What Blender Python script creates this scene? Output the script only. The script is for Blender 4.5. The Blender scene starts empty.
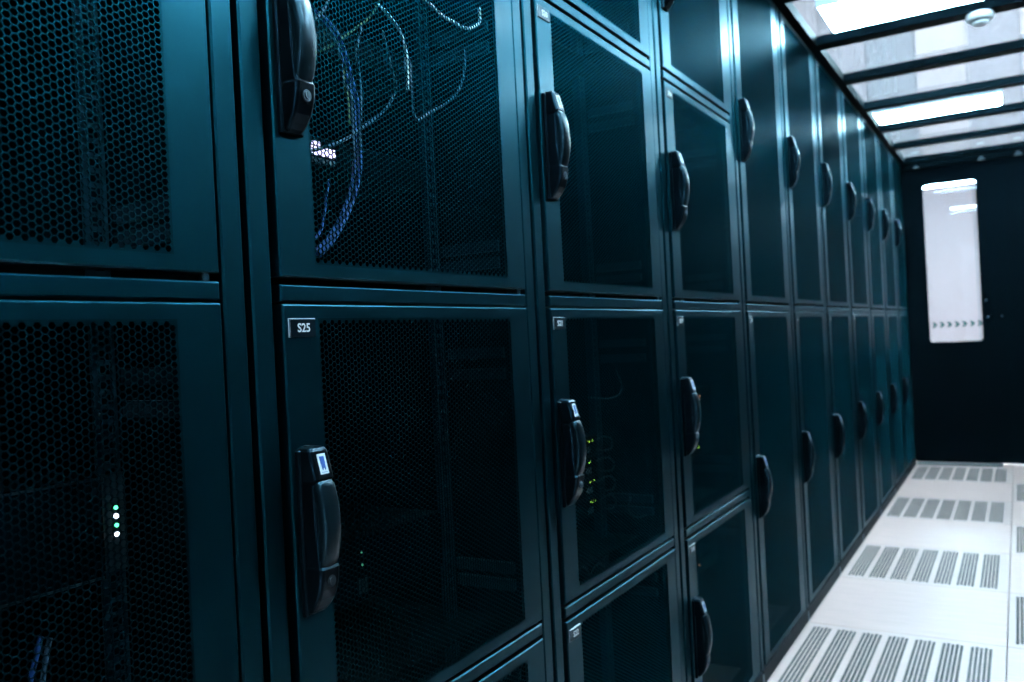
import bpy, math, random
from mathutils import Vector, Matrix
random.seed(7)
sc = bpy.context.scene
COL = sc.collection
PI = math.pi

# ------------------------------------------------------------------ camera
F_PX, YAW, PITCH, ROLL = 838.44, 0.544, 0.0002, -0.0509
CAM = Vector((0.6813, 0.0, 1.0396))
fwd = Vector((-math.sin(YAW) * math.cos(PITCH), math.cos(YAW) * math.cos(PITCH), math.sin(PITCH)))
right = fwd.cross(Vector((0, 0, 1))).normalized()
up = right.cross(fwd)
r2 = right * math.cos(ROLL) + up * math.sin(ROLL)
u2 = -right * math.sin(ROLL) + up * math.cos(ROLL)
cd = bpy.data.cameras.new('camera')
cd.sensor_fit = 'HORIZONTAL'
cd.sensor_width = 36.0
cd.lens = F_PX / 1024 * 36.0
cd.clip_start = 0.02
cd.dof.use_dof = True
cd.dof.focus_distance = 1.0
cd.dof.aperture_fstop = 6.3
cam = bpy.data.objects.new('camera', cd)
COL.objects.link(cam)
m = Matrix((r2, u2, -fwd)).transposed().to_4x4()
m.translation = CAM
cam.matrix_world = m
sc.camera = cam

# ------------------------------------------------------------------ world, exposure
w = bpy.data.worlds.new('world')
sc.world = w
w.use_nodes = True
w.node_tree.nodes['Background'].inputs[0].default_value = (0.5, 0.75, 1.0, 1)
w.node_tree.nodes['Background'].inputs[1].default_value = 0.02
sc.view_settings.view_transform = 'Standard'
sc.view_settings.look = 'None'
sc.view_settings.gamma = 1.0
sc.view_settings.use_curve_mapping = False
sc.view_settings.exposure = 0.22
LAMP = 80.0            # radiance of the luminaire diffusers
LAMP_UP = 260.0        # radiance of their upper side, an added glow that brightens the hall
LAMP_COL = (0.57, 0.86, 1.0)
sc.cycles.max_bounces = 8
sc.cycles.diffuse_bounces = 5
sc.cycles.glossy_bounces = 4
sc.cycles.transparent_max_bounces = 16
sc.cycles.sample_clamp_indirect = 6.0
sc.cycles.caustics_reflective = False
sc.cycles.caustics_refractive = False
sc.cycles.use_denoising = True

# ------------------------------------------------------------------ materials
def new_mat(name):
    mt = bpy.data.materials.new(name)
    mt.use_nodes = True
    return mt, mt.node_tree, mt.node_tree.nodes['Principled BSDF']

def noise(nt, scale, detail=3, stretch=(1, 1, 1)):
    tc = nt.nodes.new('ShaderNodeTexCoord')
    mp = nt.nodes.new('ShaderNodeMapping')
    mp.inputs['Scale'].default_value = stretch
    nz = nt.nodes.new('ShaderNodeTexNoise')
    nz.inputs['Scale'].default_value = scale
    nz.inputs['Detail'].default_value = detail
    nt.links.new(tc.outputs['Object'], mp.inputs['Vector'])
    nt.links.new(mp.outputs['Vector'], nz.inputs['Vector'])
    return nz

def plain(name, col, rough=0.5, metal=0.0, spec=0.5, tint=None, vary=0.0, scale=40, stretch=(1, 1, 1), bump=0.0, bscale=900, coat=0.0, coat_rough=0.1):
    mt, nt, b = new_mat(name)
    b.inputs['Base Color'].default_value = (*col, 1)
    b.inputs['Roughness'].default_value = rough
    b.inputs['Metallic'].default_value = metal
    b.inputs['Specular IOR Level'].default_value = spec
    b.inputs['Coat Weight'].default_value = coat
    b.inputs['Coat Roughness'].default_value = coat_rough
    if tint:
        b.inputs['Specular Tint'].default_value = (*tint, 1)
    if vary:
        nz = noise(nt, scale, 4, stretch)
        rp = nt.nodes.new('ShaderNodeValToRGB')
        rp.color_ramp.elements[0].position = 0.3
        rp.color_ramp.elements[1].position = 0.7
        rp.color_ramp.elements[0].color = (*[c * (1 - vary) for c in col], 1)
        rp.color_ramp.elements[1].color = (*[min(1, c * (1 + vary)) for c in col], 1)
        nt.links.new(nz.outputs['Fac'], rp.inputs['Fac'])
        nt.links.new(rp.outputs['Color'], b.inputs['Base Color'])
    if bump:
        nb = noise(nt, bscale, 2)
        bp = nt.nodes.new('ShaderNodeBump')
        bp.inputs['Strength'].default_value = bump
        bp.inputs['Distance'].default_value = 0.0004
        nt.links.new(nb.outputs['Fac'], bp.inputs['Height'])
        nt.links.new(bp.outputs['Normal'], b.inputs['Normal'])
    return mt

def glow(name, col, strength):
    mt, nt, b = new_mat(name)
    b.inputs['Base Color'].default_value = (*[c * .8 for c in col], 1)
    b.inputs['Emission Color'].default_value = (*col, 1)
    b.inputs['Emission Strength'].default_value = strength
    return mt

def glass(name, tint, rough=0.0, ior=1.45):
    mt = bpy.data.materials.new(name)
    mt.use_nodes = True
    nt = mt.node_tree
    nt.nodes.clear()
    out = nt.nodes.new('ShaderNodeOutputMaterial')
    mx = nt.nodes.new('ShaderNodeMixShader')
    tr = nt.nodes.new('ShaderNodeBsdfTransparent')
    tr.inputs[0].default_value = (*tint, 1)
    gl = nt.nodes.new('ShaderNodeBsdfGlossy')
    gl.inputs['Roughness'].default_value = rough
    fr = nt.nodes.new('ShaderNodeFresnel')
    fr.inputs['IOR'].default_value = ior
    # one reflection per pane: the outer faces reflect, rays leaving from inside pass straight on
    ge = nt.nodes.new('ShaderNodeNewGeometry')
    sb = nt.nodes.new('ShaderNodeMath')
    sb.operation = 'SUBTRACT'
    sb.inputs[0].default_value = 1.0
    nt.links.new(ge.outputs['Backfacing'], sb.inputs[1])
    ml = nt.nodes.new('ShaderNodeMath')
    ml.operation = 'MULTIPLY'
    nt.links.new(fr.outputs[0], ml.inputs[0])
    nt.links.new(sb.outputs[0], ml.inputs[1])
    nt.links.new(ml.outputs[0], mx.inputs[0])
    nt.links.new(tr.outputs[0], mx.inputs[1])
    nt.links.new(gl.outputs[0], mx.inputs[2])
    nt.links.new(mx.outputs[0], out.inputs[0])
    return mt

TINT = (0.20, 0.66, 1.0)
M = {}
M['paint'] = plain('rack_paint', (0.0018, 0.034, 0.048), 0.38, metal=1.0, tint=(0.63, 0.73, 0.77), vary=0.10, scale=6, bump=0.05, coat=0.12, coat_rough=0.20)
M['mesh'] = plain('mesh_paint', (0.0016, 0.020, 0.027), 0.40, metal=1.0, tint=(0.40, 0.46, 0.48))
M['shell'] = plain('inner_shell_black', (0.0015, 0.004, 0.0055), 0.6, spec=0.1)
M['rail'] = plain('galvanised_rail', (0.012, 0.042, 0.062), 0.42, metal=0.7, vary=0.1, scale=30)
M['bracket'] = plain('bracket_zinc', (0.013, 0.04, 0.058), 0.5, metal=0.3, vary=0.1, scale=20)
M['plastic'] = plain('handle_black', (0.0006, 0.0012, 0.0016), 0.28, spec=0.16, tint=TINT, vary=0.1, scale=60)
M['grip'] = plain('grip_black_satin', (0.001, 0.003, 0.004), 0.30, spec=0.28, tint=(0.30, 0.75, 1.0), coat=0.03, coat_rough=0.1)
M['lock'] = plain('lock_metal', (0.10, 0.13, 0.15), 0.3, metal=0.9)
M['plate'] = plain('label_plate_black', (0.001, 0.003, 0.005), 0.3, spec=0.25, tint=TINT)
M['rim'] = plain('silver_and_rim_glint', (0.22, 0.26, 0.28), 0.35, metal=0.4)  # metal of feet and screws; on label rims a painted glint
M['white_print'] = plain('white_print', (0.55, 0.55, 0.55), 0.4)
M['sticker'] = plain('sticker_white', (0.50, 0.50, 0.52), 0.35)
M['blue_print'] = plain('sticker_blue', (0.015, 0.06, 0.22), 0.4)
M['black'] = plain('roof_frame_black', (0.0006, 0.0018, 0.0022), 0.55, spec=0.03, tint=TINT, vary=0.1, scale=12)
M['door_black'] = plain('sliding_door_black', (0.0007, 0.0014, 0.0017), 0.55, spec=0.03, tint=TINT, vary=0.15, scale=3)
M['glass'] = glass('clear_glass', (0.93, 0.96, 0.98))
M['window'] = glass('window_glass', (0.95, 0.97, 0.99), ior=1.3)
M['tile'] = plain('floor_laminate', (0.50, 0.325, 0.282), 0.42, vary=0.07, scale=5, stretch=(1.2, 14, 1), bump=0.1, bscale=60)
M['tile_perf'] = plain('floor_steel_white', (0.47, 0.325, 0.287), 0.42, vary=0.04, scale=6, stretch=(2, 10, 1))
M['hole'] = plain('hole_wall_shade', (0.02, 0.055, 0.06), 0.6)
M['plenum'] = plain('plenum_dark', (0.003, 0.012, 0.014), 0.9, vary=0.2, scale=4)
M['hall_floor'] = plain('hall_floor_white', (0.48, 0.33, 0.29), 0.5, vary=0.05, scale=3)
M['hall_wall'] = plain('hall_wall_white', (0.5, 0.52, 0.54), 0.7, vary=0.02, scale=2)
M['hall_ceiling'] = plain('hall_ceiling_white', (0.74, 0.80, 0.86), 0.8, vary=0.02, scale=2)
for k, c in enumerate(((0.070, 0.043, 0.040), (0.059, 0.037, 0.036), (0.043, 0.030, 0.030))):
    M['panel%d' % k] = plain('wall_panel_tone_%d' % k, c, 0.55, vary=0.02, scale=3)
M['panel_low'] = plain('wall_panel_lit_tone', (0.116, 0.076, 0.072), 0.55, vary=0.02, scale=3)  # paler than the upper panels: extra light put into the colour
M['joint'] = plain('panel_joint_grey', (0.03, 0.03, 0.036), 0.7)
M['housing'] = plain('lamp_housing_white', (0.75, 0.80, 0.84), 0.4)
M['diffuser'] = glow('lamp_diffuser', LAMP_COL, LAMP)
M['uplight'] = glow('lamp_added_uplight', LAMP_COL, LAMP_UP)
M['strip'] = glow('strip_lamp', (0.9, 0.95, 1.0), 1.0)
M['wire'] = plain('steel_wire', (0.03, 0.035, 0.04), 0.6, spec=0.1)
M['detector'] = plain('detector_white', (0.80, 0.82, 0.84), 0.4)
M['arrow'] = plain('arrow_green', (0.0008, 0.028, 0.024), 0.6, spec=0.1)
M['sill'] = plain('sill_aluminium', (0.10, 0.13, 0.14), 0.45, metal=0.6, vary=0.1, scale=20)
M['server'] = plain('server_black', (0.0008, 0.002, 0.003), 0.5, spec=0.05, tint=TINT, vary=0.1, scale=15)
M['server_edge'] = plain('server_edge_grey', (0.03, 0.05, 0.06), 0.4, metal=0.4)
M['port'] = plain('port_grey', (0.14, 0.17, 0.18), 0.4)
M['cable_blue'] = plain('cable_blue', (0.022, 0.075, 0.26), 0.4)
M['cable_pale'] = plain('cable_pale_blue', (0.075, 0.125, 0.175), 0.4)
M['cable_white'] = plain('cable_white', (0.92, 0.92, 0.90), 0.35)
M['cable_green'] = plain('cable_olive', (0.11, 0.13, 0.04), 0.45)
M['cable_grey'] = plain('cable_grey', (0.06, 0.075, 0.08), 0.45)
M['led_green'] = glow('led_green', (0.10, 1.0, 0.45), 3.0)
M['led_lime'] = glow('led_lime', (0.55, 1.0, 0.10), 2.2)
M['led_white'] = glow('led_white', (0.75, 0.85, 1.0), 6.0)
M['led_orange'] = glow('led_orange', (1.0, 0.45, 0.25), 1.5)
M['led_dim'] = glow('led_dim_green', (0.2, 0.8, 0.4), 0.25)
M['led_dimw'] = glow('led_dim_white', (0.8, 0.8, 0.8), 0.5)
M['port_glow'] = glow('port_glow', (0.72, 0.66, 1.0), 2.2)

# ------------------------------------------------------------------ mesh helpers
class MB:
    def __init__(self):
        self.v, self.f = [], []
    def add(self, vs, fs):
        o = len(self.v)
        self.v += [tuple(p) for p in vs]
        self.f += [tuple(i + o for i in f) for f in fs]
        return self
    def box(self, x0, x1, y0, y1, z0, z1):
        return self.add([(x0, y0, z0), (x1, y0, z0), (x1, y1, z0), (x0, y1, z0), (x0, y0, z1), (x1, y0, z1), (x1, y1, z1), (x0, y1, z1)],
                        [(0, 3, 2, 1), (4, 5, 6, 7), (0, 1, 5, 4), (1, 2, 6, 5), (2, 3, 7, 6), (3, 0, 4, 7)])
    def cbox(self, x0, x1, y0, y1, z0, z1, c):
        """box whose +x face is chamfered by c on all four sides"""
        a = [(x0, y0, z0), (x0, y1, z0), (x0, y1, z1), (x0, y0, z1)]
        b = [(x1 - c, y0, z0), (x1 - c, y1, z0), (x1 - c, y1, z1), (x1 - c, y0, z1)]
        d = [(x1, y0 + c, z0 + c), (x1, y1 - c, z0 + c), (x1, y1 - c, z1 - c), (x1, y0 + c, z1 - c)]
        fs = [(3, 2, 1, 0), (8, 9, 10, 11)]
        for i in range(4):
            j = (i + 1) % 4
            fs += [(i, j, 4 + j, 4 + i), (4 + i, 4 + j, 8 + j, 8 + i)]
        return self.add(a + b + d, fs)
    def loft(self, rings, close=True):
        n = len(rings[0])
        vs = [p for r in rings for p in r]
        fs = []
        for k in range(len(rings) - 1):
            for i in range(n):
                j = (i + 1) % n
                fs.append((k * n + i, k * n + j, (k + 1) * n + j, (k + 1) * n + i))
        if close:
            fs.append(tuple(range(n - 1, -1, -1)))
            fs.append(tuple((len(rings) - 1) * n + i for i in range(n)))
        return self.add(vs, fs)
    def cyl(self, c, axis, r, h, n=16, cone=1.0):
        a = Vector(axis).normalized()
        t = a.orthogonal().normalized()
        s = a.cross(t)
        c = Vector(c)
        rings = []
        for d, rr in ((0, r), (h, r * cone)):
            rings.append([c + a * d + (t * math.cos(2 * PI * i / n) + s * math.sin(2 * PI * i / n)) * rr for i in range(n)])
        return self.loft(rings)
    def data(self, name, smooth=False):
        me = bpy.data.meshes.new(name)
        me.from_pydata(self.v, [], self.f)
        me.update()
        if smooth:
            for p in me.polygons:
                p.use_smooth = True
        return me

def obj(name, me, mat, parent=None, loc=(0, 0, 0)):
    if isinstance(me, MB):
        me = me.data(name)
    if not me.materials:
        me.materials.append(M[mat])
    o = bpy.data.objects.new(name, me)
    COL.objects.link(o)
    o.location = loc
    if parent:
        o.parent = parent
    return o

def tag(o, label, cat, group=None):
    o['label'] = label
    o['category'] = cat
    if group:
        o['group'] = group
    return o

def struct(o, label=None):
    o['kind'] = 'structure'
    if label:
        o['label'] = label
    return o

def empty(name, loc=(0, 0, 0)):
    o = bpy.data.objects.new(name, None)
    o.empty_display_size = 0.05
    COL.objects.link(o)
    o.location = loc
    return o

def catmull(pts, n=6):
    P = [Vector(p) for p in pts]
    P = [P[0] * 2 - P[1]] + P + [P[-1] * 2 - P[-2]]
    out = []
    for i in range(1, len(P) - 2):
        a, b, c, d = P[i - 1:i + 3]
        for k in range(n):
            t = k / n
            out.append(0.5 * ((2 * b) + (c - a) * t + (2 * a - 5 * b + 4 * c - d) * t * t + (3 * b - a - 3 * c + d) * t ** 3))
    out.append(P[-2])
    return out

def tube(pts, r, n=8, seg=5):
    P = catmull(pts, seg)
    mb = MB()
    rings = []
    ref = Vector((1, 0.3, 0.2)).normalized()
    for i, p in enumerate(P):
        t = (P[min(i + 1, len(P) - 1)] - P[max(i - 1, 0)]).normalized()
        s = (ref - t * ref.dot(t)).normalized()
        q = t.cross(s)
        rings.append([p + (s * math.cos(2 * PI * k / n) + q * math.sin(2 * PI * k / n)) * r for k in range(n)])
    mb.loft(rings)
    return mb

def round_rect(y0, y1, z0, z1, r, k=5):
    pts = []
    for cy, cz, a0 in ((y1 - r, z1 - r, 0), (y0 + r, z1 - r, PI / 2), (y0 + r, z0 + r, PI), (y1 - r, z0 + r, 1.5 * PI)):
        for i in range(k + 1):
            a = a0 + PI / 2 * i / k
            pts.append((cy + r * math.cos(a), cz + r * math.sin(a)))
    return pts

# ------------------------------------------------------------------ the hall around the aisle
X0H, X1H, Y0H, Y1H, ZH = -4.2, 5.4, -4.0, 12.5, 5.8
END = 6.75                       # sliding door at the end of the aisle
FX0, FX1 = 0.006, 1.206          # the aisle floor between the two rack rows
fl = MB()
fl.box(X0H, FX0, Y0H, Y1H, -0.30, -0.001)
fl.box(FX1, X1H, Y0H, Y1H, -0.30, -0.001)
fl.box(FX0, FX1, END + 0.10, Y1H, -0.30, -0.001)
fl.box(FX0, FX1, Y0H, -1.1623, -0.30, -0.001)
fl = struct(obj('floor', fl, 'hall_floor'))
pl = obj('plenum_pan', MB().box(FX0, FX1, -1.1623, END + 0.10, -0.34, -0.30), 'plenum', fl)
struct(obj('ceiling', MB().box(X0H, X1H, Y0H, Y1H, ZH, ZH + 0.1), 'hall_ceiling'))
struct(obj('wall_hall_left', MB().box(X0H - 0.1, X0H, Y0H, Y1H, -0.3, ZH), 'hall_wall'))
struct(obj('wall_hall_right', MB().box(X1H, X1H + 0.1, Y0H, Y1H, -0.3, ZH), 'hall_wall'))
struct(obj('wall_back', MB().box(X0H, X1H, Y0H - 0.1, Y0H, -0.3, ZH), 'hall_wall'))
wf = struct(obj('wall_far', MB().box(X0H, X1H, Y1H, Y1H + 0.1, -0.3, ZH), 'joint'))
pw = 0.602
px = -0.348 - 6 * pw
tones = {6: 0, 7: 1, 8: 0, 5: 2, 4: 1, 3: 0}
for k in range(15):
    a, b = max(X0H, px + k * pw), min(X1H, px + (k + 1) * pw - 0.012)
    if b - a < 0.05:
        continue
    obj('wall_panel', MB().box(a, b, Y1H - 0.03, Y1H, 0.0, 3.0), 'panel_low', wf)
    pm = MB().box(a, b, Y1H - 0.03, Y1H, 3.006, ZH - 0.001)
    obj('wall_panel', pm, 'panel%d' % tones.get(k, (k * 5) % 3), wf)
# unseen opposite side: black wall added for the rack row, bounds the light
wr = struct(obj('wall_right_standin', MB().box(FX1 + 0.012, FX1 + 0.9, -1.6, END - 0.02, 0.0, 2.165), 'shell'))
for k in range(14):
    obj('standin_panel', MB().box(FX1 + 0.004, FX1 + 0.0118, -1.6 + k * 0.595, -1.6 + (k + 1) * 0.595 - 0.006, 0.02, 2.160), 'shell', wr)

# luminaires hanging over the aisle, with added unseen lanes beside it
def lamp_meshes():
    L, W = 0.85, 0.46
    h = MB()
    h.box(-L / 2 - .008, L / 2 + .008, -W / 2 - .008, -W / 2, -0.004, 0.04)
    h.box(-L / 2 - .008, L / 2 + .008, W / 2, W / 2 + .008, -0.004, 0.04)
    h.box(-L / 2 - .008, -L / 2, -W / 2, W / 2, -0.004, 0.04)
    h.box(L / 2, L / 2 + .008, -W / 2, W / 2, -0.004, 0.04)
    h.box(-L / 2, L / 2, -W / 2, W / 2, 0.016, 0.024)
    rr = round_rect(-L / 2 + .001, L / 2 - .001, -W / 2 + .001, W / 2 - .001, 0.03, 4)
    d = MB().loft([[(a, b, 0.0) for a, b in rr], [(a, b, 0.012) for a, b in rr]])
    u = MB().loft([[(a * .97, b * .97, 0.028) for a, b in rr], [(a * .97, b * .97, 0.036) for a, b in rr]])
    wi = MB()
    wi.cyl((-L / 2 + .05, 0, 0.024), (0, 0, 1), 0.0008, ZH - 2.6 - 0.024, 6)
    wj = MB()
    wj.cyl((L / 2 - .05, 0, 0.024), (0, 0, 1), 0.0008, ZH - 2.6 - 0.024, 6)
    return h.data('housing'), d.data('diffuser'), u.data('added_uplight'), wi.data('hanging_wire'), wj.data('hanging_wire')
LM = lamp_meshes()
LAMPS = [(0.33, 4.565, 'wide bright ceiling luminaire seen above the nearest visible roof panes'),
         (0.22, 7.04, 'bright luminaire glowing through the fourth roof pane before the end door'),
         (0.30, 2.08, 'luminaire above the aisle roof out over the second rack'),
         (0.30, -0.40, 'luminaire above the aisle roof behind the photographer'),
         (0.10, 10.85, 'luminaire hanging in the hall beyond the end door')]
NUM = ('first', 'second', 'third', 'fourth', 'fifth', 'sixth', 'seventh', 'eighth', 'ninth', 'tenth')
for x, dy, n_, tx in ((1.72, 1.24, 10, 'lane right of the aisle'), (3.2, 2.48, 5, 'far right hall lane'), (-1.2, 2.48, 5, 'lane over the left rack row'), (-2.7, 2.48, 5, 'far left hall lane')):
    for k in range(n_):  # lamps added out of view to light the hall and rack fronts
        LAMPS.append((x, -0.40 + k * dy, '%s added unseen luminaire from the back wall in the %s' % (NUM[k], tx)))
for x, y, lab in LAMPS:
    t = tag(empty('hanging_luminaire', (x, y, 2.6)), lab, 'lamp', 'hall luminaires')
    obj('housing', LM[0], 'housing', t)
    obj('diffuser', LM[1], 'diffuser', t)
    obj('added_uplight', LM[2], 'uplight', t)
    obj('hanging_wire', LM[3], 'wire', t)
    obj('hanging_wire', LM[4], 'wire', t)

# ------------------------------------------------------------------ raised floor tiles
TS = 0.6
def solid_tile():
    g = 0.0012
    return MB().add(*chamfer_slab(g, TS - g, g, TS - g, -0.035, 0.0, 0.0012))
def chamfer_slab(x0, x1, y0, y1, z0, z1, c):
    a = [(x0, y0, z0), (x1, y0, z0), (x1, y1, z0), (x0, y1, z0)]
    b = [(x0, y0, z1 - c), (x1, y0, z1 - c), (x1, y1, z1 - c), (x0, y1, z1 - c)]
    d = [(x0 + c, y0 + c, z1), (x1 - c, y0 + c, z1), (x1 - c, y1 - c, z1), (x0 + c, y1 - c, z1)]
    fs = [(3, 2, 1, 0), (8, 9, 10, 11)]
    for i in range(4):
        j = (i + 1) % 4
        fs += [(i, j, 4 + j, 4 + i), (4 + i, 4 + j, 8 + j, 8 + i)]
    return a + b + d, fs
def perforated_tile():
    mb = MB()
    g, c, th = 0.0012, 0.0012, 0.006
    x0 = y0 = g
    x1 = y1 = TS - g
    ncol, nrow, cell = 5, 42, 0.0125
    sw = ncol * cell
    pitch = 0.0797
    sx = [0.0215 + k * pitch for k in range(7)]
    ya, yb = (TS - (nrow + 0.5) * cell) / 2, (TS + (nrow + 0.5) * cell) / 2
    def q(a, b, c_, d):
        mb.add([(a, c_, 0), (b, c_, 0), (b, d, 0), (a, d, 0)], [(0, 1, 2, 3)])
    q(x0 + c, x1 - c, y0 + c, ya)
    q(x0 + c, x1 - c, yb, y1 - c)
    edges = [x0 + c] + [e for s in sx for e in (s, s + sw)] + [x1 - c]
    for k in range(0, len(edges), 2):
        q(edges[k], edges[k + 1], ya, yb)
    # rim
    top = [(x0 + c, y0 + c, 0), (x1 - c, y0 + c, 0), (x1 - c, y1 - c, 0), (x0 + c, y1 - c, 0)]
    mid = [(x0, y0, -c), (x1, y0, -c), (x1, y1, -c), (x0, y1, -c)]
    bot = [(x0, y0, -0.035), (x1, y0, -0.035), (x1, y1, -0.035), (x0, y1, -0.035)]
    mb.loft([bot, mid, top], close=False)
    R = 0.0055
    for s in sx:
        for i in range(ncol):
            off = (i % 2) * cell / 2
            cx = s + (i + 0.5) * cell
            a, b = s + i * cell, s + (i + 1) * cell
            if off:
                q(a, b, ya, ya + off)
            else:
                q(a, b, yb - cell / 2, yb)
            for j in range(nrow):
                cy = ya + off + (j + 0.5) * cell
                h = cell / 2
                sq = [(cx + h, cy), (cx + h, cy + h), (cx, cy + h), (cx - h, cy + h), (cx - h, cy), (cx - h, cy - h), (cx, cy - h), (cx + h, cy - h)]
                ring = [(cx + R * math.cos(k * PI / 4), cy + R * math.sin(k * PI / 4)) for k in range(8)]
                vs = [(x, y, 0) for x, y in sq] + [(x, y, 0) for x, y in ring] + [(x, y, -th) for x, y in ring]
                fs = []
                for k in range(8):
                    l = (k + 1) % 8
                    fs += [(k, l, 8 + l, 8 + k), (8 + k, 8 + l, 16 + l, 16 + k)]
                mb.add(vs, fs)
    return mb
ST, PT = solid_tile().data('floor_tile'), perforated_tile().data('perforated_tile')
PT.materials.append(M['tile_perf'])
PT.materials.append(M['hole'])                   # hole walls in dark teal, their shade put into the colour
for p_ in PT.polygons:
    if abs(p_.normal.z) < 0.1 and p_.center.z > -0.01 and 0.01 < p_.center.x < 0.59 and 0.01 < p_.center.y < 0.59:
        p_.material_index = 1
TY = 2.4377
for col in range(2):
    for row in range(-6, 8):
        y = TY + row * TS
        perf = (row + col) % 2 == 0
        if y + TS > END + 0.1:
            e = END + 0.1 - y
            mb = MB().add(*chamfer_slab(0.0012, TS - .0012, 0.0012, e, -0.035, 0, .0012))
            obj('floor_tile', mb, 'tile', fl, (FX0 + col * TS, y, 0))
        else:
            obj('perforated_tile' if perf else 'floor_tile', PT if perf else ST, 'tile_perf' if perf else 'tile', fl, (FX0 + col * TS, y, 0))

# ------------------------------------------------------------------ server racks
P, B0 = 0.609, 0.6075            # rack pitch, left side of the S25 rack
DW, DS = 0.528, 0.0425           # door width, door offset in its rack
HQ, HH = 0.507, 1.044            # quarter and half door heights
RH = 2.20
def plane_ring(mb, o, i, x):     # flat ring in the plane x between rectangles o and i (y0,y1,z0,z1)
    vo = [(x, o[0], o[2]), (x, o[1], o[2]), (x, o[1], o[3]), (x, o[0], o[3])]
    vi = [(x, i[0], i[2]), (x, i[1], i[2]), (x, i[1], i[3]), (x, i[0], i[3])]
    mb.add(vo + vi, [(k, (k + 1) % 4, 4 + (k + 1) % 4, 4 + k) for k in range(4)])
PV, R_HOLE = 0.0070, 0.00335     # vertical hole pitch, hole corner radius
PU = PV * math.sqrt(3) / 2
def hole_zone(h):
    ncol = 69
    nrow = int((h - 0.032) / PV)
    return ncol, nrow, (DW - ncol * PU) / 2, (h - (nrow + 0.5) * PV) / 2
def door_frame(h):
    mb = MB()
    nc, nr, my, mz = hole_zone(h)
    c, th = 0.0018, 0.02
    inner = (my - 0.0022, DW - my + 0.0022, mz - 0.0016, h - mz + 0.0016)
    plane_ring(mb, (c, DW - c, c, h - c), inner, 0.0)
    a = [(0.0, c, c), (0.0, DW - c, c), (0.0, DW - c, h - c), (0.0, c, h - c)]
    b = [(-c, 0, 0), (-c, DW, 0), (-c, DW, h), (-c, 0, h)]
    d = [(-th, 0, 0), (-th, DW, 0), (-th, DW, h), (-th, 0, h)]
    mb.loft([d, b, a], close=False)
    plane_ring(mb, (0, DW, 0, h), (0.03, DW - 0.03, 0.012, h - 0.012), -th)
    return mb
def mesh_panel(h):
    mb = MB()
    nc, nr, my, mz = hole_zone(h)
    a = PV / math.sqrt(3)                         # outer cell corner radius
    X = -0.0003
    th = 0.0012
    co = [(math.cos(k * PI / 3), math.sin(k * PI / 3)) for k in range(6)]
    for i in range(-1, nc + 1):
        cy = my + (i + 0.5) * PU
        off = PV / 2 if i % 2 else 0.0
        for j in range(-1, nr + 1):
            cz = mz + (j + 0.5) * PV + off
            outer = [(X, cy + a * p, cz + a * q) for p, q in co]
            if i < 0 or j < 0 or i >= nc or j >= nr:
                mb.add(outer, [(0, 1, 2, 3, 4, 5)])
                continue
            ri = [(X, cy + R_HOLE * p, cz + R_HOLE * q) for p, q in co]
            rb = [(X - th, p[1], p[2]) for p in ri]
            fs = []
            for k in range(6):
                l = (k + 1) % 6
                fs += [(k, l, 6 + l, 6 + k), (6 + k, 6 + l, 12 + l, 12 + k)]
            mb.add(outer + ri + rb, fs)
    return mb
# handle, centred on z = 0, standing out along +x from the door face
def arch(hw, z0, z1, rise, n=8):
    pts = [(-hw, z0), (hw, z0)]
    for k in range(n + 1):
        t = -1 + 2 * k / n
        pts.append((-hw * t, z1 - rise * t * t))
    return pts
def handle_base():
    mb = MB()
    o = arch(0.0165, -0.0875, 0.0875, 0.005)      # thin escutcheon against the door
    mb.loft([[(0, a, b) for a, b in o], [(0.004, a, b) for a, b in o], [(0.006, a * .9, b * .99) for a, b in o]])
    # body: depth and half width along the height
    prof = ((-0.0865, 0.0070, 0.0100), (-0.0840, 0.0110, 0.0125), (-0.0780, 0.0165, 0.0138), (-0.0700, 0.0225, 0.0143), (-0.0600, 0.0265, 0.0145),
            (-0.0500, 0.0290, 0.0145), (-0.0385, 0.0302, 0.0143), (-0.0360, 0.0285, 0.0135), (0.0000, 0.0240, 0.0125), (0.0480, 0.0235, 0.0130),
            (0.0515, 0.0262, 0.0145), (0.0540, 0.0284, 0.0145), (0.0820, 0.0206, 0.0142), (0.0850, 0.0180, 0.0125), (0.0862, 0.0130, 0.0095))
    rings = []
    for z, d, hw in prof:
        c = min(0.004, d * 0.35)
        rings.append([(0.003, -hw, z), (d - c, -hw, z), (d - c * .3, -hw + c * .3, z), (d, -hw + c, z), (d, hw - c, z), (d - c * .3, hw - c * .3, z), (d - c, hw, z), (0.003, hw, z)])
    mb.loft(rings)
    return mb
def handle_grip():
    mb = MB()
    rings = []
    n = 16
    zs = [0.052, 0.051, 0.047, 0.040, 0.028, 0.014, 0.0, -0.012, -0.022, -0.030, -0.0345, -0.036]
    for z in zs:
        t = (z - 0.008) / 0.044
        xc = 0.0305 - 0.0085 * t * t
        e = min(1.0, (0.0525 - z) / 0.006, (z + 0.0365) / 0.006)
        e = math.sqrt(max(0.03, 1 - (1 - e) ** 2)) if e < 1 else 1.0
        hw, hx = 0.0128 * (0.70 + 0.30 * e), 0.0085 * (0.72 + 0.28 * e)
        ring = []
        for k in range(n):
            a = 2 * PI * k / n
            cs, sn = math.cos(a), math.sin(a)
            ring.append((xc + hx * math.copysign(abs(cs) ** 0.6, cs), hw * math.copysign(abs(sn) ** 0.6, sn), z))
        rings.append(ring)
    mb.loft(rings)
    return mb
def lock_cylinder():
    mb = MB()
    mb.cyl((0.0245, 0, -0.0515), (1, 0, 0), 0.0062, 0.0052, 18)
    mb.cyl((0.0297, 0, -0.0515), (1, 0, 0), 0.0040, 0.0012, 18)
    mb.box(0.0309, 0.0313, -0.0007, 0.0007, -0.0545, -0.0485)
    return mb
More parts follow.
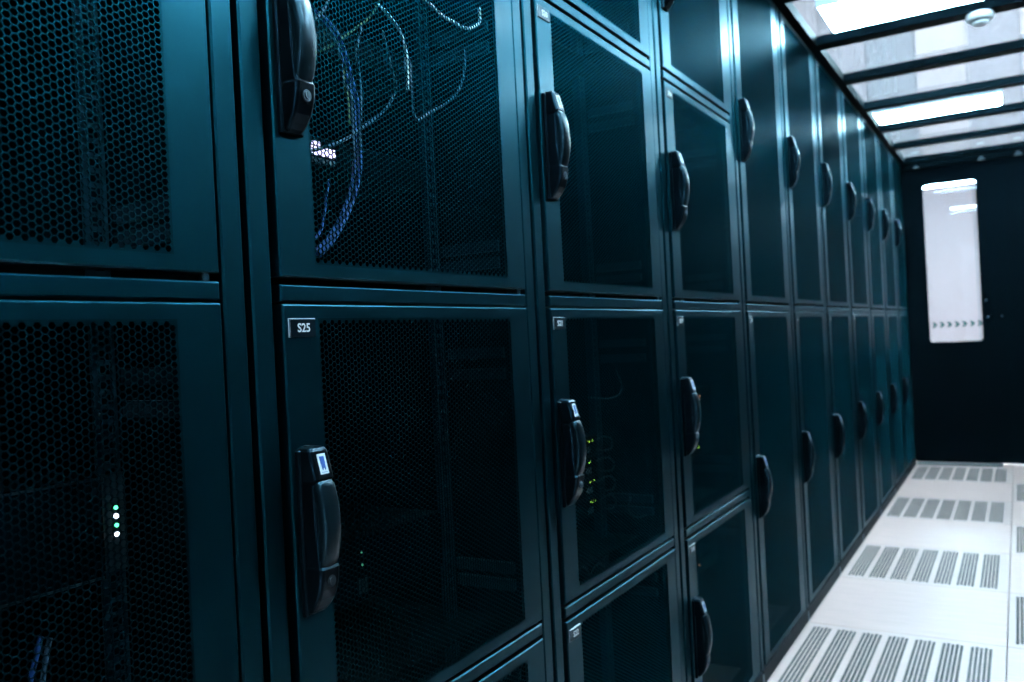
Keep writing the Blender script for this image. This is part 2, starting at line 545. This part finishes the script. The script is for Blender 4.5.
def sticker(print_):
    mb = MB()
    e = 0.0001
    def fx(z): return 0.029 - (z - .052) * .28 + e
    def patch(y0, y1, z0, z1, lift):
        mb.add([(fx(z0) + lift - .0006, y0, z0), (fx(z0) + lift - .0006, y1, z0), (fx(z1) + lift - .0006, y1, z1), (fx(z1) + lift - .0006, y0, z1),
                (fx(z0) + lift, y0, z0), (fx(z0) + lift, y1, z0), (fx(z1) + lift, y1, z1), (fx(z1) + lift, y0, z1)],
               [(3, 2, 1, 0), (4, 5, 6, 7), (0, 1, 5, 4), (1, 2, 6, 5), (2, 3, 7, 6), (3, 0, 4, 7)])
    if not print_:
        patch(-0.0062, 0.0062, 0.0585, 0.0790, 0.0004)
    else:
        patch(-0.0034, 0.0034, 0.0690, 0.0765, 0.0007)
        patch(-0.0027, 0.0030, 0.0645, 0.0690, 0.0007)
        patch(-0.0024, -0.0008, 0.0627, 0.0645, 0.0007)
        patch(0.0014, 0.0030, 0.0627, 0.0645, 0.0007)
        patch(-0.0045, 0.0045, 0.0602, 0.0606, 0.0007)
    return mb
def label_rim():
    mb = MB()                                    # bevel along top and left, its caught light put into the colour
    mb.add([(0.0002, 0, 0.021), (0.0002, 0.040, 0.021), (0.0024, 0.040, 0.0198), (0.0024, 0.0012, 0.0198)], [(0, 1, 2, 3)])
    mb.add([(0.0002, 0, 0), (0.0002, 0, 0.021), (0.0024, 0.0012, 0.0198), (0.0024, 0.0012, 0)], [(3, 2, 1, 0)])
    return mb
DM = {h: (door_frame(h).data('door'), mesh_panel(h).data('mesh_panel')) for h in (HQ, HH)}
def hz_scale(me):
    me.transform(Matrix.Diagonal((1.0, 1.0, 1.06, 1.0)))
    return me
HB = hz_scale(handle_base().data('handle_base'))
HG = hz_scale(handle_grip().data('handle_grip', smooth=True))
HL = hz_scale(lock_cylinder().data('lock_cylinder'))
S0, S1 = hz_scale(sticker(False).data('handle_sticker')), hz_scale(sticker(True).data('sticker_print'))
LP = MB().cbox(0.0, 0.0022, 0.0006, 0.040, 0.0, 0.0203, 0.0005).data('label_plate')
LR = label_rim().data('label_rim')
HP = MB().cyl((0, 0, 0), (0, 0, 1), 0.004, 0.0079, 12).data('hinge_pin')
FONT = {}
def text_mesh(s):
    if s in FONT:
        return FONT[s]
    cu = bpy.data.curves.new('label_text', 'FONT')
    cu.body = s
    cu.size = 0.0135
    cu.extrude = 0.00015
    cu.offset = 0.00018
    cu.resolution_u = 3
    cu.align_x, cu.align_y = 'CENTER', 'CENTER'
    o = bpy.data.objects.new('tmp_text', cu)
    COL.objects.link(o)
    bpy.context.view_layer.update()
    dg = bpy.context.evaluated_depsgraph_get()
    me = bpy.data.meshes.new_from_object(o.evaluated_get(dg))
    bpy.data.objects.remove(o)
    me.transform(Matrix(((0, 0, 1, 0), (1, 0, 0, 0), (0, 1, 0, 0), (0, 0, 0, 1))))
    me.materials.clear()
    FONT[s] = me
    return me
# frame parts of one rack (local: x out of the rack, y along the aisle, z up)
SIDE = MB().box(-1.0, -0.041, 0.0, 0.003, 0.047, RH - 0.004).data('side_panel')
BACK = MB().box(-1.0, -0.997, 0.0065, P - 0.0065, 0.047, RH - 0.004).data('back_panel')
TOPP = MB().box(-1.0, -0.041, 0.003, P - 0.003, RH - 0.003, RH).data('top_panel')
def rail():
    mb = MB()                                     # front flange with square holes and a side web
    y0, y1 = 0.0, 0.030
    z, n = 0.05, int((RH - 0.1) / 0.0159)
    ha, hb = 0.012, 0.022
    mb.add([(0, y0, z), (0, ha, z), (0, ha, RH - .05), (0, y0, RH - .05), (0, hb, z), (0, y1, z), (0, y1, RH - .05), (0, hb, RH - .05)], [(0, 1, 2, 3), (4, 5, 6, 7)])
    for k in range(n):
        a = z + k * 0.0159
        mb.add([(0, ha, a), (0, hb, a), (0, hb, a + .0062), (0, ha, a + .0062)], [(0, 1, 2, 3)])
    mb.box(-0.03, -0.0005, y1 - 0.003, y1, z, RH - .05)
    return mb
POST = MB().cbox(-0.04, -0.003, 0.0, 0.028, 0.03, RH, 0.0022).data('frame_post')
RAIL = rail().data('mounting_rail')
BAR = MB().cbox(-0.03, -0.001, 0.0, DW, 0.0, 0.0185, 0.0018).data('divider_bar')
TOPB = MB().cbox(-0.03, -0.001, 0.0, DW, 0.0, 0.028, 0.0018).data('top_bar')
PLN = MB().cbox(-0.06, 0.003, 0.003, P - 0.003, 0.0, 0.045, 0.002).data('plinth')
FOOT = MB().cyl((0.0, 0, 0.0), (0, 0, 1), 0.004, 0.035, 10).data('levelling_foot')
BRK = MB().box(0.0, 0.112, 0.0, 0.010, 0.0, 0.018).data('side_bracket')
SHELF = MB().box(-0.9, -0.10, 0.012, P - 0.012, -0.002, 0.002).data('compartment_shelf')
H_QUART = (1.892, 1.373, 0.8435, 0.3245)
H_HALF = (1.6305, 0.5725)
def make_door(rack, h, z0, hz, text):
    d = obj('door', DM[h][0], 'paint', rack, (0, DS, z0))
    obj('mesh_panel', DM[h][1], 'mesh', d)
    hl = (0, 0.0235, hz - z0)
    obj('handle_base', HB, 'plastic', d, hl)
    obj('handle_grip', HG, 'grip', d, hl)
    obj('lock_cylinder', HL, 'lock', d, hl)
    obj('handle_sticker', S0, 'sticker', d, hl)
    obj('sticker_print', S1, 'blue_print', d, hl)
    ll = (0, 0.0065, h - 0.0365)
    obj('label_plate', LP, 'plate', d, ll)
    obj('label_rim', LR, 'rim', d, ll)
    obj('label_text', text_mesh(text), 'white_print', d, (0.0024, ll[1] + 0.0215, ll[2] + 0.0098))
    obj('hinge_pin', HP, 'rail', d, (-0.008, DW - 0.012, -0.0080))
    return d
RACK_LABELS = [
    'black server rack cut off by the left edge, mesh doors with large visible holes',
    'black mesh door rack with plate S25, tangled blue cables behind its upper door',
    'black four door rack with plates S21 and S22, green lights behind the mesh',
    'narrow looking four door black rack between the S21 rack and the tall door racks',
    'first tall two door black rack, glowing broadest at its top',
    'second tall two door black rack counted from the four door racks',
    'third tall two door black rack counted from the four door racks',
    'fourth tall two door black rack, midway to the end door',
    'third rack counted back from the end door',
    'second to last black rack before the end door',
    'last black rack, standing in the corner by the end door']
TEXTS = {0: (27, 28, 29, 30), 1: (23, 24, 25, 26), 2: (19, 20, 21, 22), 3: (15, 16, 17, 18)}
for i in range(11):
    R = tag(empty('server_rack', (0, B0 + (i - 1) * P, 0)), RACK_LABELS[i], 'server rack', 'row of server racks along the aisle')
    obj('frame_post', POST, 'paint', R, (0, 0.0045, 0))
    obj('frame_post', POST, 'paint', R, (0, P - 0.0325, 0))
    obj('side_panel', SIDE, 'shell', R, (0, 0.003, 0))
    obj('side_panel', SIDE, 'shell', R, (0, P - 0.006, 0))
    obj('back_panel', BACK, 'shell', R)
    obj('top_panel', TOPP, 'shell', R)
    obj('plinth', PLN, 'shell', R)
    obj('levelling_foot', FOOT, 'rim', R, (0, 0.006, 0))
    obj('mounting_rail', RAIL, 'rail', R, (-0.16, 0.528, 0))
    obj('mounting_rail', RAIL, 'rail', R, (-0.16, 0.047, 0))
    obj('top_bar', TOPB, 'paint', R, (0, DS, 2.171))
    if i < 4:
        zs = (1.6595, 1.1225, 0.5855, 0.0485)
        for k in range(4):
            make_door(R, HQ, zs[k], H_QUART[k], 'S%d' % TEXTS[i][k])
        bars = (0.580, 1.114, 1.654)
    else:
        n = 13 - 2 * (i - 4)
        make_door(R, HH, 1.1225, H_HALF[0], 'S%d' % n)
        make_door(R, HH, 0.0485, H_HALF[1], 'S%d' % (n + 1))
        bars = (1.114,)
    for b in bars:
        obj('divider_bar', BAR, 'paint', R, (0, DS, b - 0.0185))
        obj('compartment_shelf', SHELF, 'shell', R, (0, 0, b - 0.009))
        for dz in (0.094, 0.066, -0.083, -0.118):
            obj('side_bracket', BRK, 'bracket', R, (-0.159, 0.563, b + dz - 0.018))

# ------------------------------------------------------------------ glass roof over the aisle
roof = tag(empty('glass_roof', (0.62, 3.0, 2.165)), 'glass panelled aisle roof in a black metal frame above the racks', 'roof')
def rp(name, mb, mat):
    o = obj(name, mb, mat, roof)
    o.location = (-0.62, -3.0, -2.165)
    return o
ZR0, ZR1 = 2.165, 2.205
rp('side_rail', MB().box(0.003, 0.034, -1.5, END - 0.03, ZR0, ZR1), 'black')
rp('side_rail', MB().box(1.172, 1.203, -1.5, END - 0.03, ZR0, ZR1), 'black')
bars = [B0 + k * P - 0.065 for k in range(-3, 11)]
for k, y in enumerate(bars):
    rp('cross_bar', MB().box(0.034, 1.172, y - 0.031, y + 0.048, ZR0 + 0.002, ZR1 - 0.002), 'black')
    if k:
        rp('glass_pane', MB().box(0.030, 1.176, bars[k - 1] + 0.040, y - 0.022, ZR1 - 0.010, ZR1 - 0.004), 'glass')

# ------------------------------------------------------------------ sliding door at the end
DX0, DX1, DXM = -0.02, 1.225, 0.618
WY = END
def rounded_hole_slab(x0, x1, z0, z1, wx0, wx1, wz0, wz1, r, ya, yb, k=5):
    mb = MB()
    inner = round_rect(wx0, wx1, wz0, wz1, r, k)
    oc = [(x1, z1), (x0, z1), (x0, z0), (x1, z0)]
    n = len(inner)
    for y, flip in ((ya, False), (yb, True)):
        vs = [(a, y, b) for a, b in inner] + [(a, y, b) for a, b in oc]
        fs = []
        for c in range(4):
            for i in range(k):
                a = c * (k + 1) + i
                fs.append((a, a + 1, n + c))
            a = c * (k + 1) + k
            fs.append((a, (a + 1) % n, n + (c + 1) % 4, n + c))
        mb.add(vs, [tuple(reversed(f)) if flip else f for f in fs])
    mb.loft([[(a, ya, b) for a, b in inner], [(a, yb, b) for a, b in inner]], close=False)
    mb.loft([[(a, ya, b) for a, b in oc], [(a, yb, b) for a, b in oc]], close=False)
    return mb
def leaf(name, x0, x1, win):
    d = struct(obj(name, rounded_hole_slab(x0, x1, 0.012, 2.135, *win, 0.022, WY, WY + 0.04), 'door_black'))
    fr = MB()
    o = round_rect(win[0] - .010, win[1] + .010, win[2] - .010, win[3] + .010, 0.03, 5)
    i = round_rect(win[0] + .001, win[1] - .001, win[2] + .001, win[3] - .001, 0.022, 5)
    fr.loft([[(a, WY - 0.0005, b) for a, b in o], [(a, WY - 0.004, b) for a, b in o], [(a, WY - 0.004, b) for a, b in i], [(a, WY + 0.003, b) for a, b in i]], close=False)
    obj('window_frame', fr, 'black', d)
    g = MB().loft([[(a, WY + 0.012, b) for a, b in i], [(a, WY + 0.018, b) for a, b in i]])
    obj('window_pane', g, 'window', d)
    return d
d1 = leaf('door_1', -0.045, DXM - 0.0005, (0.126, 0.463, 0.875, 2.013))
d2 = leaf('door_2', DXM + 0.0005, 1.25, (0.770, 1.110, 0.875, 2.013))
for k in range(7):
    x = 0.160 + k * 0.0478
    z = 1.000
    a = MB()
    o = [(-0.017, 0.019), (0.003, 0.019), (0.019, 0.0), (0.003, -0.019), (-0.017, -0.019), (-0.002, 0.0)]
    a.loft([[(x + p, WY + 0.0119, z + q) for p, q in o], [(x + p, WY + 0.0112, z + q) for p, q in o]])
    obj('arrow_sign', a, 'arrow', d1)
# posts and rails of the door leaf
obj('edge_strip', MB().box(DXM - 0.020, DXM + 0.0025, WY - 0.012, WY - 0.0005, 0.02, 2.12), 'black', d1)
obj('edge_strip', MB().box(DXM + 0.004, DXM + 0.020, WY - 0.012, WY, 0.02, 2.12), 'black', d2)
obj('stile', MB().box(0.53, 0.545, WY - 0.004, WY - 0.0005, 0.93, 2.10), 'black', d1)
obj('cross_rail', MB().box(0.475, DXM - 0.021, WY - 0.006, WY, 0.970, 0.990), 'black', d1)
for x, z in ((0.492, 1.158), (0.499, 1.039), (0.583, 1.041)):
    obj('screw', MB().cyl((x, WY + 0.0005, z), (0, -1, 0), 0.006, 0.005, 12), 'sill', d1)
trk = struct(obj('trim_1', MB().box(-0.045, 1.25, WY - 0.028, WY + 0.06, 2.1355, 2.21), 'black'))
for x in (0.095, 0.506, 0.727):
    mb = MB().cyl((x, WY - 0.03, 2.148), (0, -1, 0), 0.014, 0.012, 14)
    mb.box(x - 0.022, x + 0.022, WY - 0.034, WY - 0.029, 2.134, 2.146)
    obj('roller', mb, 'sill', trk)
struct(obj('trim_2', MB().box(0.008, 0.545, WY - 0.075, WY - 0.004, 0.0, 0.012), 'sill'))

# smoke detector under the roof
sd = tag(empty('smoke_detector', (0.607, 3.597, 2.1665)), 'round white smoke detector hanging under the aisle roof bar', 'smoke detector')
n = 28
def disc(rs):
    return MB().loft([[(r * math.cos(2 * PI * k / n), r * math.sin(2 * PI * k / n), z) for k in range(n)] for r, z in rs])
obj('detector_body', disc(((0.046, 0.0), (0.048, -0.006), (0.046, -0.020), (0.040, -0.026))).data('detector_body', True), 'detector', sd)
obj('vent_ring', disc(((0.033, -0.0262), (0.033, -0.031))), 'port', sd)
obj('sensor_cap', disc(((0.029, -0.0312), (0.028, -0.036), (0.020, -0.042), (0.008, -0.0445))).data('sensor_cap', True), 'detector', sd)
# thin strip light in the hall, seen through the door window
sl = tag(empty('strip_light', (0.22, 11.2, 2.335)), 'thin bright strip light seen through the upper door window', 'lamp')
obj('tube', MB().box(-0.17, 0.25, -0.012, 0.012, -0.006, 0.012), 'strip', sl)
obj('strip_housing', MB().box(-0.18, 0.26, -0.02, 0.02, 0.0125, 0.02), 'panel_low', sl)
obj('hanging_wire', MB().cyl((0.0, 0, 0.03), (0, 0, 1), 0.0008, ZH - 2.365, 6), 'wire', sl)

# ------------------------------------------------------------------ equipment behind the mesh doors
def device(name, rack, x, y0, y1, z0, z1, depth, label, cat, group=None, trim=True):
    """rack unit: body with its front in the plane x, thin bright edges, mounting ears"""
    t = empty(name, (x, (y0 + y1) / 2, z0))
    tag(t, label, cat, group)
    hw = (y1 - y0) / 2
    h = z1 - z0
    obj('chassis', MB().cbox(-depth, 0, -hw, hw, 0.0, h, 0.0015), 'server', t)
    if trim:
        obj('edge_trim', MB().box(0.0003, 0.002, -hw + .004, hw - .004, h - 0.004, h - 0.0015), 'server_edge', t)
        obj('edge_trim', MB().box(0.0003, 0.002, -hw + .004, hw - .004, 0.0015, 0.004), 'server_edge', t)
    t['y_mid'] = (y0 + y1) / 2
    return t
def led(t, x, y, z, mat, r=0.0022, name='led'):
    obj(name, MB().cyl((x - t.location[0], y - t.location[1], z - t.location[2]), (1, 0, 0), r, 0.0015, 10), mat, t)
def ports(t, x, y0, y1, z0, z1, n, mat, name='port'):
    w_ = (y1 - y0) / n
    for k in range(n):
        obj(name, MB().box(x + .0003 - t.location[0], x + 0.0018 - t.location[0], y0 + k * w_ + w_ * .12 - t.location[1], y0 + (k + 1) * w_ - w_ * .12 - t.location[1], z0 - t.location[2], z1 - t.location[2]), mat, t)

t = device('server', 0, -0.140, 0.086, 0.522, 0.814, 0.922, 0.6, 'dark server with four status lights in the rack at the left edge', 'server')
obj('mounting_ear', MB().box(-0.018, -0.0165, 0.2183, 0.2535, 0.002, 0.106), 'server_edge', t)
for z, c in ((0.883, 'led_green'), (0.874, 'led_white'), (0.864, 'led_green'), (0.854, 'led_white')):
    led(t, -0.1562, 0.5455, z, c, 0.0026 if c == 'led_white' else 0.0021)
for z in (1.040, 0.984):
    led(t, -0.1562, 0.532, z, 'rim', 0.002, 'rail_screw')
t = device('network_switch', 1, -0.158, 0.696, 1.130, 1.300, 1.344, 0.35, 'network switch with glowing lilac ports behind the upper S25 rack door', 'network switch', trim=False)
ports(t, -0.158, 0.868, 0.918, 1.3170, 1.3290, 7, 'port_glow', 'lit_port')
ports(t, -0.158, 0.870, 0.888, 1.3315, 1.3360, 3, 'port_glow', 'lit_port')
ports(t, -0.158, 0.868, 0.916, 1.3060, 1.3130, 6, 'port')
t = device('patch_panel', 1, -0.158, 0.696, 1.130, 1.470, 1.514, 0.12, 'dark patch panel above the lilac lit network switch', 'patch panel', trim=False)
ports(t, -0.158, 0.80, 1.10, 1.486, 1.500, 18, 'shell')
t = device('server', 1, -0.158, 0.696, 1.130, 0.670, 0.762, 0.6, 'faint dark server behind the S25 door', 'server', trim=False)
for y, z in ((0.930, 0.742), (0.931, 0.723)):
    led(t, -0.158, y, z, 'led_dim', 0.002)
ports(t, -0.158, 0.92, 0.94, 0.682, 0.703, 2, 'server_edge')
NTH = ('topmost', 'second', 'third', 'lowest')
for k, z in enumerate((0.797, 0.750, 0.706, 0.661)):
    t = device('network_switch', 2, -0.158, 1.305, 1.738, z - 0.024, z + 0.019, 0.35, NTH[k] + ' of four small switches with lime lights behind the S21 door', 'network switch', 'switches behind the S21 door', trim=False)
    led(t, -0.158, 1.697, z + 0.008, 'led_lime', 0.0021)
    if k != 1:
        led(t, -0.158, 1.714, z + 0.009, 'led_lime', 0.0018)
    ports(t, -0.158, 1.675, 1.702, z - 0.016, z - 0.003, 4, 'port')
t = device('server', 3, -0.082, 1.914, 2.345, 0.700, 0.885, 0.6, 'dark server with an orange and a lime light in the rack right of S21', 'server', trim=False)
led(t, -0.082, 2.245, 0.862, 'led_orange', 0.003)
led(t, -0.082, 2.244, 0.852, 'led_dimw', 0.0025)
led(t, -0.082, 2.216, 0.725, 'led_lime', 0.003)
led(t, -0.082, 2.200, 0.732, 'led_dim', 0.0025)
t = device('server', 3, -0.082, 1.914, 2.345, 0.385, 0.430, 0.6, 'low dark server with one amber light below the S21 row of doors', 'server', trim=False)
led(t, -0.082, 2.175, 0.413, 'led_orange', 0.003)
CABLES = {
    'white_arc': [(-0.024, 0.949, 1.545), (-0.024, 0.962, 1.536), (-0.023, 0.989, 1.529), (-0.023, 1.015, 1.522), (-0.022, 1.04, 1.521), (-0.022, 1.063, 1.52), (-0.021, 1.084, 1.524), (-0.021, 1.104, 1.535), (-0.02, 1.113, 1.547), (-0.02, 1.112, 1.564)],
    'white_hook': [(-0.03, 0.876, 1.497), (-0.031, 0.889, 1.494), (-0.033, 0.905, 1.489), (-0.034, 0.924, 1.478), (-0.036, 0.935, 1.465), (-0.037, 0.942, 1.447), (-0.039, 0.945, 1.429), (-0.04, 0.944, 1.401)],
    'teal_loop': [(-0.085, 0.996, 1.451), (-0.083, 1.0, 1.47), (-0.081, 1.007, 1.459), (-0.08, 1.005, 1.445), (-0.078, 1.005, 1.415), (-0.076, 1.003, 1.388), (-0.074, 1.01, 1.377), (-0.072, 1.039, 1.395), (-0.07, 1.077, 1.415), (-0.069, 1.112, 1.442), (-0.067, 1.129, 1.473), (-0.065, 1.133, 1.514)],
    'teal_sweep': [(-0.1, 0.983, 1.409), (-0.1, 0.973, 1.395), (-0.1, 0.949, 1.376), (-0.1, 0.912, 1.351), (-0.1, 0.882, 1.332), (-0.1, 0.851, 1.317), (-0.1, 0.816, 1.304), (-0.1, 0.789, 1.299)],
    'blue_a': [(-0.12, 0.838, 1.503), (-0.12, 0.871, 1.491), (-0.12, 0.89, 1.474), (-0.12, 0.9, 1.449), (-0.12, 0.914, 1.409), (-0.12, 0.92, 1.382), (-0.12, 0.918, 1.324), (-0.12, 0.91, 1.28), (-0.12, 0.893, 1.243), (-0.12, 0.871, 1.212), (-0.12, 0.847, 1.187), (-0.12, 0.822, 1.171)],
    'blue_b': [(-0.105, 0.831, 1.496), (-0.105, 0.865, 1.484), (-0.105, 0.883, 1.467), (-0.105, 0.894, 1.442), (-0.105, 0.907, 1.403), (-0.105, 0.913, 1.377), (-0.105, 0.911, 1.319), (-0.105, 0.904, 1.276), (-0.105, 0.887, 1.239), (-0.105, 0.864, 1.209), (-0.105, 0.841, 1.184), (-0.105, 0.815, 1.167)],
    'blue_c': [(-0.13, 0.834, 1.526), (-0.13, 0.867, 1.506), (-0.13, 0.899, 1.488), (-0.13, 0.931, 1.43), (-0.13, 0.941, 1.374), (-0.13, 0.941, 1.315), (-0.13, 0.93, 1.276), (-0.13, 0.907, 1.231), (-0.13, 0.876, 1.193), (-0.13, 0.847, 1.169)],
    'blue_d': [(-0.09, 0.85, 1.523), (-0.09, 0.841, 1.501), (-0.09, 0.828, 1.484), (-0.09, 0.81, 1.468), (-0.09, 0.795, 1.448)],
    'pale_w1': [(-0.085, 0.837, 1.467), (-0.085, 0.849, 1.455), (-0.085, 0.854, 1.442), (-0.085, 0.859, 1.428), (-0.085, 0.861, 1.404), (-0.085, 0.87, 1.395), (-0.085, 0.877, 1.38), (-0.085, 0.876, 1.339), (-0.085, 0.875, 1.298)],
    'pale_w2': [(-0.095, 0.917, 1.496), (-0.095, 0.91, 1.478), (-0.095, 0.904, 1.458), (-0.095, 0.905, 1.442), (-0.095, 0.908, 1.403), (-0.095, 0.905, 1.36), (-0.095, 0.9, 1.317)],
    'olive_a': [(-0.11, 0.853, 1.494), (-0.11, 0.872, 1.489), (-0.11, 0.889, 1.474), (-0.11, 0.897, 1.446), (-0.11, 0.891, 1.416), (-0.11, 0.897, 1.389), (-0.11, 0.897, 1.354)],
    'olive_b': [(-0.115, 0.989, 1.573), (-0.115, 0.975, 1.545), (-0.115, 0.951, 1.519), (-0.115, 0.914, 1.491), (-0.115, 0.88, 1.465), (-0.115, 0.847, 1.445)],
    'blue_short': [(-0.1, 0.84, 1.268), (-0.1, 0.835, 1.251), (-0.1, 0.829, 1.226), (-0.1, 0.82, 1.199), (-0.1, 0.806, 1.185)],
    'teal_v': [(-0.11, 0.98, 1.512), (-0.11, 0.988, 1.492), (-0.11, 0.999, 1.457), (-0.11, 1.007, 1.432), (-0.11, 0.996, 1.414)],
    'loop_l1': [(-0.11, 1.637, 0.817), (-0.11, 1.663, 0.821), (-0.11, 1.699, 0.816), (-0.11, 1.719, 0.805), (-0.11, 1.712, 0.79), (-0.11, 1.675, 0.79), (-0.11, 1.64, 0.797)],
    'loop_l2': [(-0.11, 1.632, 0.773), (-0.11, 1.668, 0.774), (-0.11, 1.704, 0.769), (-0.11, 1.724, 0.754), (-0.11, 1.711, 0.741), (-0.11, 1.664, 0.746), (-0.11, 1.635, 0.753)],
    'loop_l3': [(-0.11, 1.632, 0.727), (-0.11, 1.668, 0.732), (-0.11, 1.704, 0.728), (-0.11, 1.724, 0.712), (-0.11, 1.711, 0.698), (-0.11, 1.669, 0.703)],
    'loop_l4': [(-0.11, 1.637, 0.685), (-0.11, 1.673, 0.69), (-0.11, 1.704, 0.686), (-0.11, 1.724, 0.667), (-0.11, 1.706, 0.657), (-0.11, 1.67, 0.662)],
    'loop_big': [(-0.08, 1.548, 0.917), (-0.08, 1.59, 0.912), (-0.08, 1.655, 0.906), (-0.08, 1.703, 0.911), (-0.08, 1.721, 0.927), (-0.08, 1.708, 0.948), (-0.08, 1.693, 0.965)],
    'loop_low': [(-0.06, 1.694, 0.688), (-0.06, 1.675, 0.668), (-0.06, 1.694, 0.647), (-0.06, 1.738, 0.633), (-0.06, 1.797, 0.63)],
    'tangle': [(-0.06, 1.421, 0.592), (-0.06, 1.439, 0.598), (-0.06, 1.46, 0.591), (-0.06, 1.476, 0.575), (-0.06, 1.5, 0.583), (-0.06, 1.519, 0.586), (-0.06, 1.541, 0.574)],
    'r0_a': [(-0.12, 0.44, 0.784), (-0.12, 0.438, 0.779), (-0.12, 0.435, 0.768), (-0.12, 0.432, 0.759), (-0.12, 0.428, 0.746), (-0.12, 0.423, 0.73)],
    'r0_b': [(-0.12, 0.448, 0.78), (-0.12, 0.446, 0.772), (-0.12, 0.443, 0.76), (-0.12, 0.44, 0.745), (-0.12, 0.436, 0.725)],
}
CABLE_INFO = {
    'white_arc': ('cable_white', 0.0026, 'bright white cable sagging in an arc at the top of the S25 rack'),
    'white_hook': ('cable_white', 0.0022, 'white cable bending down left of the bright sagging arc'),
    'teal_loop': ('cable_pale', 0.0022, 'pale cable in a V shaped loop below the bright white arc'),
    'teal_sweep': ('cable_pale', 0.0024, 'pale cable sweeping down left towards the lilac lit ports'),
    'blue_a': ('cable_blue', 0.0030, 'thick blue cable curving down left, inner strand of the drooping pair'),
    'blue_b': ('cable_blue', 0.0030, 'thick blue cable curving down left, front strand of the drooping pair'),
    'blue_c': ('cable_blue', 0.0026, 'blue cable curving down behind the drooping blue pair'),
    'blue_d': ('cable_pale', 0.0024, 'short pale blue cable crossing beside the top S25 rack handle'),
    'pale_w1': ('cable_pale', 0.0018, 'thin pale cable hanging left of the olive one'),
    'pale_w2': ('cable_pale', 0.0018, 'thin pale cable hanging straight down right of the olive one'),
    'olive_a': ('cable_green', 0.0024, 'olive green cable hanging between two thin pale cables'),
    'olive_b': ('cable_green', 0.0022, 'olive green cable slanting down left from the top of the mesh'),
    'blue_short': ('cable_blue', 0.0020, 'short blue cable end left of the drooping blue pair'),
    'teal_v': ('cable_grey', 0.0020, 'dim grey cable leading down to the pale sweeping cable'),
    'loop_l1': ('cable_grey', 0.0020, 'topmost small cable loop beside the lime lights'),
    'loop_l2': ('cable_grey', 0.0020, 'second small cable loop beside the lime lights'),
    'loop_l3': ('cable_grey', 0.0020, 'third small cable loop beside the lime lights'),
    'loop_l4': ('cable_grey', 0.0020, 'lowest small cable loop beside the lime lights'),
    'loop_big': ('cable_grey', 0.0018, 'dim hook shaped cable above the lime lights'),
    'loop_low': ('cable_grey', 0.0018, 'dim curved cable low right of the lime lights'),
    'tangle': ('cable_grey', 0.0018, 'small wavy cable lying at the bottom of the S21 door'),
    'r0_a': ('cable_blue', 0.0026, 'left one of two short blue cables in the lower left corner'),
    'r0_b': ('cable_pale', 0.0026, 'right one of two short blue cables in the lower left corner')}
for k, pts in CABLES.items():
    mt, r, lab = CABLE_INFO[k]
    o = obj('network_cable', tube(pts, r).data('network_cable', True), mt)
    tag(o, lab, 'cable', 'network cables behind the mesh doors')
